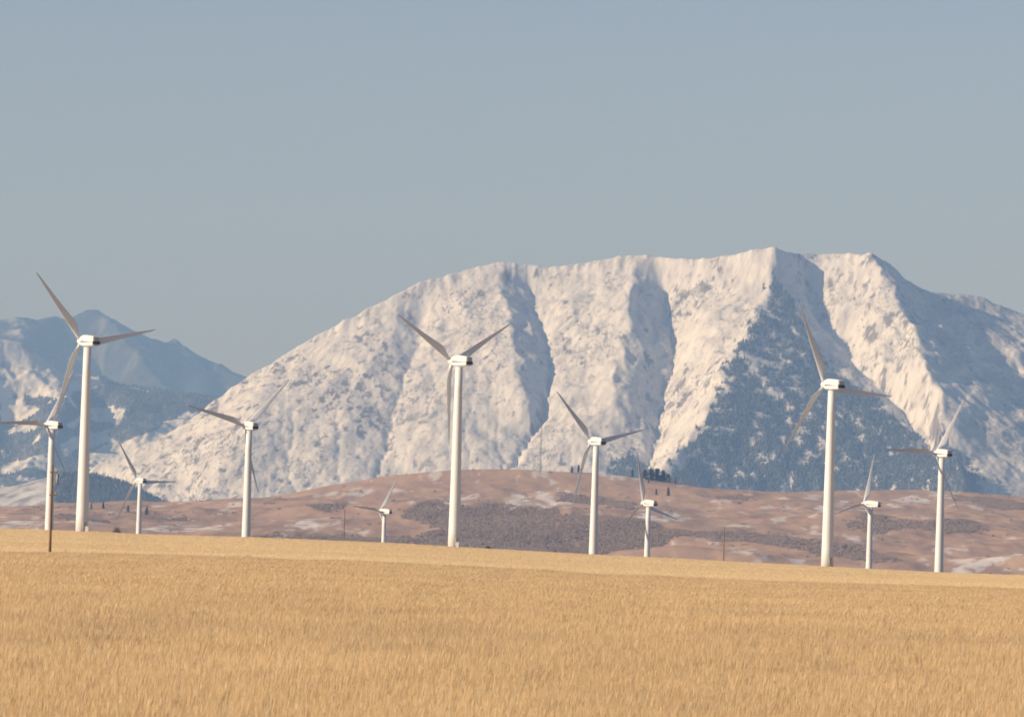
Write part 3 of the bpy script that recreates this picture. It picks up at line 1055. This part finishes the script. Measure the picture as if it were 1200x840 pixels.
def seam_bm(z):
    bm = bmesh.new()
    r = RB + (RT - RB) * (z + 1.5) / (TOP + 1.5)
    loft(bm, [ring(r + 0.01, z - 0.10, 32), ring(r + 0.03, z - 0.06, 32), ring(r + 0.03, z + 0.06, 32), ring(r + 0.01, z + 0.10, 32)])
    return bm


def door_bm(psi=0):
    bm = bmesh.new()
    add_box(bm, -0.45, 0.45, -RB - 0.06, -RB + 0.2, 0.5, 2.6)
    return bm


def nacelle_bm():
    # cross-sections along the axis: y, half width, bottom z, top z
    sec = [(2.75, 0.62, -0.75, 0.75), (2.45, 0.98, -1.15, 1.12), (1.2, 1.10, -1.35, 1.52), (-1.0, 1.12, -1.40, 1.50), (-3.4, 1.10, -1.38, 1.22), (-4.3, 1.04, -1.30, 1.08)]
    rings = []
    for y, w, z0, z1 in sec:
        ch = 0.28
        rings.append([(-w, y, z0 + ch), (-w + ch, y, z0), (w - ch, y, z0), (w, y, z0 + ch), (w, y, z1 - ch), (w - ch, y, z1), (-w + ch, y, z1), (-w, y, z1 - ch)])
    bm = bmesh.new()
    loft(bm, rings)
    return bm


def spinner_bm():
    bm = bmesh.new()
    prof = [(2.55, 0.80), (2.75, 0.98), (3.4, 1.0), (3.9, 0.90), (4.3, 0.66), (4.55, 0.36), (4.62, 0.08)]
    loft(bm, [[(r * math.cos(2 * math.pi * k / 20), y, r * math.sin(2 * math.pi * k / 20)) for k in range(20)] for y, r in prof])
    return bm


def blade_bm():
    bm = bmesh.new()
    #      r,    chord, thick, twist deg, lead fraction
    sec = [(0.6, 0.95, 0.95, 0), (1.6, 0.95, 0.92, 0), (2.8, 1.35, 0.70, 12), (4.4, 2.05, 0.48, 13), (5.6, 2.10, 0.40, 10), (8, 1.82, 0.31, 7),
           (11, 1.48, 0.235, 4.5), (14, 1.18, 0.18, 2.6), (17, 0.90, 0.13, 1.2), (20, 0.62, 0.09, 0.4), (22.2, 0.36, 0.05, 0), (23.1, 0.10, 0.02, 0)]
    rings = []
    for r, c, t, tw in sec:
        n = 14
        pts = []
        a = R(tw + 4)
        bend = -0.55 * (r / 23.1) ** 2
        for k in range(n):
            q = 2 * math.pi * k / n
            u = 0.5 - 0.5 * math.cos(q)               # 0 lead .. 1 trail
            shape = 1.0 if r < 2 else (1.25 * math.sqrt(max(u, 0)) * (1 - u) ** 0.7 * 1.35 + 0.02)
            if r < 2:
                px, py = c * 0.5 * -math.cos(q), t * 0.5 * math.sin(q)
            else:
                px, py = (u - 0.0) * c - 0.45, (0.5 * t * shape) * (1 if math.sin(q) >= 0 else -0.75)
            pts.append((px * math.cos(a) + py * math.sin(a), -px * math.sin(a) + py * math.cos(a) + bend, r))
        rings.append(pts)
    loft(bm, rings)
    return bm


def stripe_bm():
    bm = bmesh.new()
    # a long wedge on the side panel, thick at the front and thin at the back
    prof = [(1.9, -0.42, 0.02), (0.6, -0.42, -0.02), (-1.8, -0.42, -0.22), (-4.1, -0.42, -0.30)]
    hw = [1.06, 1.12, 1.125, 1.075]
    rings = [[(-w - 0.012, y, z0), (-w - 0.012, y, z1), (-w + 0.1, y, z1), (-w + 0.1, y, z0)] for (y, z0, z1), w in zip(prof, hw)]
    loft(bm, rings)
    return bm


def vent_bm():
    bm = bmesh.new()
    add_box(bm, -1.06, 1.06, -4.62, -4.2, -1.0, -0.18)
    return bm


def hood_bm():
    bm = bmesh.new()
    loft(bm, [[(-0.9, -4.25, -0.15), (0.9, -4.25, -0.15), (0.9, -4.25, 0.95), (-0.9, -4.25, 0.95)],
              [(-0.85, -4.5, -0.15), (0.85, -4.5, -0.15), (0.85, -4.5, 0.55), (-0.85, -4.5, 0.55)]])
    return bm


def vane_bm():
    bm = bmesh.new()
    add_tube(bm, (0.3, -3.2, 1.1), (0.3, -3.2, 2.0), 0.04, 0.03)
    add_box(bm, 0.28, 0.32, -3.55, -3.05, 1.9, 2.1)
    return bm


def to_me(bm, name, mat, smooth=False):
    me = bpy.data.meshes.new(name)
    bmesh.ops.recalc_face_normals(bm, faces=bm.faces[:])
    for f in bm.faces:
        f.smooth = smooth
    bm.to_mesh(me)
    bm.free()
    me.materials.append(mat)
    return me


ME = dict(tower=to_me(tower_bm(), 'tower', m_tower, True), seam1=to_me(seam_bm(16.5), 'flange', m_tower), seam2=to_me(seam_bm(33), 'flange', m_tower),
          door=to_me(door_bm(), 'door', m_seam), nacelle=to_me(nacelle_bm(), 'nacelle', m_white), spinner=to_me(spinner_bm(), 'spinner', m_white, True),
          blade=to_me(blade_bm(), 'blade', m_blade, True), stripe=to_me(stripe_bm(), 'stripe', m_stripe), vent=to_me(vent_bm(), 'rear_vent', m_dark),
          hood=to_me(hood_bm(), 'rear_hood', m_seam), vane=to_me(vane_bm(), 'wind_vane', m_metal))
for t, lab, pit in zip(turb, TLABEL, PITCHES):
    t['pitch'] = R(pit)
    root = link('wind_turbine', None)
    near_full = abs(t['gz'] - t['z']) < 4
    root.location = (t['x'], t['y'], t['z'])
    root.rotation_euler = (0, 0, t['psi'])
    tag(root, lab, 'wind turbine', 'wind turbines standing along the field crest')
    tw = link('tower', ME['tower'], None, root)
    # the tower reaches down to the ground wherever the ground lies
    k = (TOP - (t['gz'] - t['z'])) / TOP
    tw.scale = (1, 1, k)
    tw.location = (0, 0, TOP * (1 - k))
    link('flange', ME['seam1'], None, tw)
    link('flange', ME['seam2'], None, tw)
    dr = link('door', ME['door'], None, tw)
    dr.rotation_euler = (0, 0, -t['psi'] + 0.5)
    na = link('nacelle', ME['nacelle'], None, root)
    na.location = (0, 0, HUB_H)
    for nm in ('stripe', 'vent', 'hood', 'vane'):
        link({'stripe': 'stripe', 'vent': 'rear_vent', 'hood': 'rear_hood', 'vane': 'wind_vane'}[nm], ME[nm], None, na)
    spn = link('spinner', ME['spinner'], None, root)
    spn.location = (0, 0, HUB_H)
    for q in range(3):
        bl = link('blade', ME['blade'], None, root)
        bl.location = (0, 3.4, HUB_H)
        bl.rotation_mode = 'ZYX'                 # pitch about its own length first, then the turn of the rotor
        bl.rotation_euler = (0, t['phase'] + q * 2 * math.pi / 3, -t['pitch'])


def cabinet(col, row, dyy, label):
    x, z = unproj(col, row, 1.0)
    yy = 1532 if col < 300 else 1588
    xx = float(x) * yy
    zz = float(ground(xx, yy))
    root = link('transformer_cabinet', None)
    root.location = (xx, yy, zz)
    tag(root, label, 'cabinet', 'cabinets at the feet of turbines')
    bm = bmesh.new()
    add_box(bm, -0.45, 0.45, -0.5, 0.5, -0.3, 1.55)
    bm_obj('case', bm, m_white, root)
    bm = bmesh.new()
    loft(bm, [[(-0.52, -0.57, 1.553), (0.52, -0.57, 1.553), (0.52, 0.57, 1.553), (-0.52, 0.57, 1.553)],
              [(-0.40, -0.45, 1.70), (0.40, -0.45, 1.70), (0.40, 0.45, 1.70), (-0.40, 0.45, 1.70)]])
    bm_obj('lid', bm, m_seam, root)
    bm = bmesh.new()
    add_box(bm, -0.36, 0.36, -0.53, -0.49, 0.1, 1.4)
    bm_obj('door', bm, m_white, root)


cabinet(102.0, 620, 0, 'small white cabinet at the foot of the tallest left turbine')
cabinet(536.0, 640, 0, 'small white cabinet at the foot of the middle tall turbine')


# ------------------------------------------------------------------ utility poles
def utility_pole(x, y, zb, h, label, detail):
    root = link('utility_pole', None)
    root.location = (x, y, zb)
    tag(root, label, 'utility pole', 'wooden utility poles across the field')
    bm = bmesh.new()
    loft(bm, [ring(0.17 - 0.07 * t, -0.6 + (h + 0.6) * t, 10) for t in (0, 0.3, 0.6, 1)])
    bm_obj('pole', bm, m_wood, root, True)
    if detail:
        for zz, xx in ((h - 0.75, 0.62), (h - 3.3, 0.58)):
            bm = bmesh.new()
            add_box(bm, -0.25, xx, -0.16, -0.06, zz - 0.07, zz + 0.07)
            arm = bm_obj('bracket', bm, m_wood, root)
            bm = bmesh.new()
            loft(bm, [ring(r, zz + q, 8, xx - 0.12, -0.11) for q, r in ((0.07, 0.05), (0.12, 0.09), (0.2, 0.09), (0.28, 0.04))])
            bm_obj('insulator', bm, m_seam, arm)
        bm = bmesh.new()
        loft(bm, [ring(r, q, 12, 0.62, -0.2) for q, r in ((h - 2.15, 0.10), (h - 2.1, 0.13), (h - 1.0, 0.13), (h - 0.95, 0.08))])
        tr = bm_obj('cutout_tube', bm, m_metal, root, True)
        bm = bmesh.new()
        add_tube(bm, (0.1, -0.1, h - 1.55), (0.6, -0.2, h - 1.55), 0.035, 0.035)
        bm_obj('hanger', bm, m_metal, tr)
    else:
        bm = bmesh.new()
        add_box(bm, -0.15, 0.75, -0.16, -0.06, h - 0.7, h - 0.55)
        arm = bm_obj('bracket', bm, m_wood, root)
        bm = bmesh.new()
        loft(bm, [ring(r, h - 0.55 + q, 8, 0.6, -0.11) for q, r in ((0, 0.05), (0.06, 0.1), (0.2, 0.1), (0.28, 0.04))])
        bm_obj('insulator', bm, m_seam, arm)


def pole_at(col, top_row, y, label, detail=False):
    x, z = unproj(col, top_row, y)
    gz = float(ground(float(x), y))
    utility_pole(float(x), y, gz, float(z) - gz, label, detail)


pole_at(61.5, 545, 650, 'brown wooden utility pole with two brackets in front of the leftmost turbine', True)
pole_at(404, 597, 1680, 'thin distant wooden pole beyond the crest left of the smallest turbine')
pole_at(849, 617, 1680, 'thin distant wooden pole beyond the crest left of the tall right turbine')

# ------------------------------------------------------------------ lattice mast on the hill crest
hx, hy, hz = Hh.hit(633, 556)
_, topz = unproj(634, 460, hy)
hgt_m = float(topz) - hz
root = link('lattice_mast', None)
root.location = (hx, hy, hz)
tag(root, 'thin guyed lattice mast on the hill crest before the snow slope', 'mast')
m_mast = mat_plain('mast_grey', (0.16, 0.14, 0.135), 0.6, 0.15, 0.1)
legs = [(0.75 * math.cos(a), 0.75 * math.sin(a)) for a in (0.3, 0.3 + 2.094, 0.3 + 4.189)]
for lx, ly in legs:
    bm = bmesh.new()
    add_tube(bm, (lx, ly, -0.5), (lx, ly, hgt_m), 0.15, 0.12)
    bm_obj('leg', bm, m_mast, root)
bm = bmesh.new()
for k in range(int(hgt_m / 2.5)):
    for i in range(3):
        p, q = legs[i], legs[(i + 1) % 3]
        add_tube(bm, (*p, k * 2.5), (*q, k * 2.5 + 2.5), 0.05, 0.05, 3)
        add_tube(bm, (*p, k * 2.5), (*q, k * 2.5), 0.05, 0.05, 3)
tag(bm_obj('bracing', bm, m_mast, root), kind='stuff')
for zz, s in ((0.97, 1), (0.66, -1), (0.42, 1)):
    bm = bmesh.new()
    add_tube(bm, (0, 0, hgt_m * zz), (s * 2.6, -0.4, hgt_m * zz), 0.12, 0.10)
    ar = bm_obj('boom', bm, m_mast, root)
    bm = bmesh.new()
    loft(bm, [ring(r, hgt_m * zz + q, 8, s * 2.5, -0.4) for q, r in ((0.05, 0.1), (0.3, 0.45), (0.8, 0.45), (1.0, 0.1))])
    bm_obj('sensor', bm, m_metal, ar)
for zz in (0.95, 0.55):
    for k in range(3):
        a = 0.3 + 2.094 * k
        gx_, gy_ = 38 * math.cos(a), 38 * math.sin(a)
        gz_ = float(Hh.at(hx + gx_, hy + gy_)) - hz
        bm = bmesh.new()
        add_tube(bm, (0, 0, hgt_m * zz), (gx_, gy_, gz_ - 0.3), 0.012, 0.012, 4)
        bm_obj('guy_wire', bm, m_metal, root)


# ------------------------------------------------------------------ conifers one can tell apart
def fir_meshes(seed):
    r = random.Random(seed)
    v, f = [], []
    for k in range(420):
        t = r.random() ** 0.8
        z = 0.10 + 0.88 * t
        rad = 0.24 * (1 - t) * r.uniform(0.35, 1.1) + 0.012
        a = r.uniform(0, 6.283)
        c = (rad * math.cos(a), rad * math.sin(a), z - 0.10 * rad / 0.24)
        s = r.uniform(0.025, 0.055)
        b0 = len(v)
        for _ in range(3):
            v.append((c[0] + r.gauss(0, s), c[1] + r.gauss(0, s), c[2] + r.gauss(0, s * 0.7)))
        f.append((b0, b0 + 1, b0 + 2))
    # inner core of boughs so that the crown is not see-through in its middle
    for k in range(5):
        z0, rad = 0.10 + 0.16 * k, 0.13 * (1 - k / 5.5)
        b0 = len(v)
        for j in range(7):
            a = 2 * math.pi * j / 7 + k
            q = rad * r.uniform(0.7, 1.3)
            v.append((q * math.cos(a), q * math.sin(a), z0 + r.uniform(-.02, .02)))
        v.append((0, 0, z0 + 0.28))
        for j in range(7):
            f.append((b0 + j, b0 + (j + 1) % 7, b0 + 7))
    crown = mesh_np('crown', v, f, False)
    crown.materials.append(m_fir)
    bm = bmesh.new()
    add_tube(bm, (0, 0, -0.06), (0, 0, 0.8), 0.022, 0.006, 7)
    trunk = to_me(bm, 'trunk', m_bark)
    return crown, trunk


m_fir = mat_leafy('fir_needles', (0.035, 0.05, 0.035), 0.3)
m_bark = mat_plain('bark', (0.10, 0.075, 0.055), 0.9, 0.3, 3)
firs = [fir_meshes(s) for s in (1, 2, 3)]
FIRS = [  # col, foot row, height px, width factor, label
    (107, 597, 7, 1.1, 'conifer just right of the tallest left turbine tower'),
    (121, 596, 8, 1.1, 'second conifer right of the tallest left turbine, before the blue foothill'),
    (150, 600, 8, 1.2, 'conifer left of the small distant turbine tower'),
    (172, 603, 9, 1.4, 'conifer right of the small distant turbine tower'),
    (670, 554, 8, 1.1, 'small conifer on the crest left of the medium turbine'),
    (678, 554, 9, 1.3, 'conifer on the crest behind the raised blade of the medium turbine'),
    (741, 559, 9, 1.2, 'conifer on the crest just left of the upright blade'),
    (756, 561, 11, 2.3, 'leftmost conifer of the dark clump right of the upright blade'),
    (763, 563, 13, 2.3, 'second conifer of the dark clump on the crest'),
    (770, 563, 14, 2.5, 'broad conifer in the middle of the dark crest clump'),
    (777, 564, 13, 2.3, 'fourth conifer of the dark clump on the crest'),
    (783, 564, 10, 2.1, 'rightmost conifer of the dark crest clump'),
    (769, 580, 7, 1.2, 'small conifer on the slope below the dark crest clump, the left one'),
    (783, 581, 10, 1.2, 'larger conifer on the slope below the dark crest clump'),
    (760, 566, 4, 1.6, 'tiny dark bushy conifer under the left end of the crest clump'),
    (791, 567, 7, 1.1, 'conifer at the head of the bare tree row down the crest'),
]
for i, (c_, r_, hp, wf, lab) in enumerate(FIRS):
    p = None
    rr = r_
    while p is None and rr < r_ + 14:
        p = Hh.hit(c_, rr, 4700)
        rr += 0.5
    x_, y_, z_ = p
    hh = hp * y_ / F * 1.05
    root = link('conifer_tree', None)
    root.location = (x_, y_, z_ - 0.1)
    root.rotation_euler = (0, 0, i * 1.7)
    tag(root, lab, 'conifer', 'conifers on the brown hills')
    cr_, tr_ = firs[i % 3]
    o = link('crown', cr_, None, root)
    o.scale = (hh * wf, hh * wf, hh)
    o = link('trunk', tr_, None, root)
    o.scale = (hh * wf, hh * wf, hh)

# bare aspens in a row down the crest
m_asp = mat_plain('aspen_bark', (0.24, 0.20, 0.18), 0.9, 0.2, 1)


def aspen_me(seed):
    r = random.Random(seed)
    bm = bmesh.new()
    for k in range(46):
        z = r.uniform(0.30, 0.80)
        a = r.uniform(0, 6.28)
        ln = r.uniform(0.10, 0.30) * (1.15 - z)
        p = (0, 0, z)
        q = (ln * math.cos(a), ln * math.sin(a), z + ln * 1.0)
        add_tube(bm, p, q, 0.007, 0.003, 3)
        for _ in range(2):
            q2 = (q[0] + r.gauss(0, .06), q[1] + r.gauss(0, .06), q[2] + r.uniform(0.02, .10))
            add_tube(bm, q, q2, 0.005, 0.003, 3)
    crown = to_me(bm, 'crown', m_asp)
    bm = bmesh.new()
    add_tube(bm, (0, 0, -0.05), (0.02, 0.01, 0.5), 0.016, 0.011, 6)
    add_tube(bm, (0.02, 0.01, 0.5), (0, 0, 1.0), 0.011, 0.003, 6)
    return crown, to_me(bm, 'trunk', m_asp)


asp = [aspen_me(s) for s in (5, 6, 7)]
for i in range(18):
    c_ = 783 + i * 3.7 + random.uniform(-1.2, 1.2)
    r_ = np.interp(c_, [780, 830, 850], [566, 573.5, 576])
    p, rr = None, r_
    while p is None and rr < r_ + 14:
        p = Hh.hit(c_, rr, 4700)
        rr += 0.5
    hh = random.uniform(6, 11) * p[1] / F * (1.1 - 0.035 * i)
    root = link('bare_aspen', None)
    root.location = (p[0], p[1] + random.uniform(-12, 4), 0)
    root.location.z = float(Hh.at(root.location.x, root.location.y)) - 0.05
    root.rotation_euler = (0, 0, i)
    tag(root, 'leafless grey tree in the row down the hill crest right of the conifers', 'tree', 'bare trees in the row on the crest')
    for me_, nm in zip(asp[i % 3], ('crown', 'trunk')):
        o = link(nm, me_, None, root)
        o.scale = (hh, hh, hh)


# ------------------------------------------------------------------ shrubs at the far edge of the mown field
def shrub(col, row, y, w, h, label, seed):
    r = random.Random(seed)
    x, _ = unproj(col, row, y)
    root = link('shrub', None)
    root.location = (float(x), y, float(ground(float(x), y)))
    tag(root, label, 'shrub')
    v, f = [], []
    for k in range(900):
        a, u = r.uniform(0, 6.283), r.uniform(0, 1)
        rad = math.sqrt(r.uniform(0.15, 1))
        el = math.acos(1 - u)
        wob_ = 1 + 0.18 * math.sin(3 * a + seed) + 0.1 * math.sin(7 * a)
        c = (w / 2 * rad * math.sin(el) * math.cos(a) * wob_, w / 2 * rad * math.sin(el) * math.sin(a), h * rad * math.cos(el) * wob_ + 0.05)
        b0 = len(v)
        for _ in range(3):
            v.append((c[0] + r.gauss(0, .07), c[1] + r.gauss(0, .07), max(0.02, c[2] + r.gauss(0, .07))))
        f.append((b0, b0 + 1, b0 + 2))
    me = mesh_np('foliage', v, f, False)
    link('foliage', me, m_shrub, root)
    for k in range(5):
        bm = bmesh.new()
        a = 1.26 * k
        add_tube(bm, (0.1 * math.cos(a), 0.1 * math.sin(a), -0.15), (w * 0.25 * math.cos(a), w * 0.25 * math.sin(a), h * 0.6), 0.04, 0.02)
        bm_obj('stem', bm, m_bark, root)


m_shrub = mat_leafy('shrub_leaves', (0.05, 0.085, 0.045), 0.3)
shrub(137, 624, 1618, 2.5, 1.75, 'round green shrub at the field edge between two left turbines', 3)
shrub(572, 643, 1622, 1.6, 0.75, 'low dark shrub at the field edge right of the middle turbine', 4)

# ------------------------------------------------------------------ haze
bm = bmesh.new()
add_box(bm, -12000, 12000, -1500, 40000, -130, 1650)
hz_m = bpy.data.materials.new('haze')
hz_m.use_nodes = True
nt = hz_m.node_tree
nt.nodes.remove(nt.nodes['Principled BSDF'])
pv = nt.nodes.new('ShaderNodeVolumePrincipled')
pv.inputs['Color'].default_value = (0.27, 0.50, 1.0, 1)
pv.inputs['Density'].default_value = 6.0e-5
pv.inputs['Absorption Color'].default_value = (0.45, 0.45, 0.45, 1)
pv.inputs['Anisotropy'].default_value = 0.0
nt.links.new(pv.outputs[0], nt.nodes['Material Output'].inputs['Volume'])
tag(bm_obj('haze', bm, hz_m), kind='stuff')
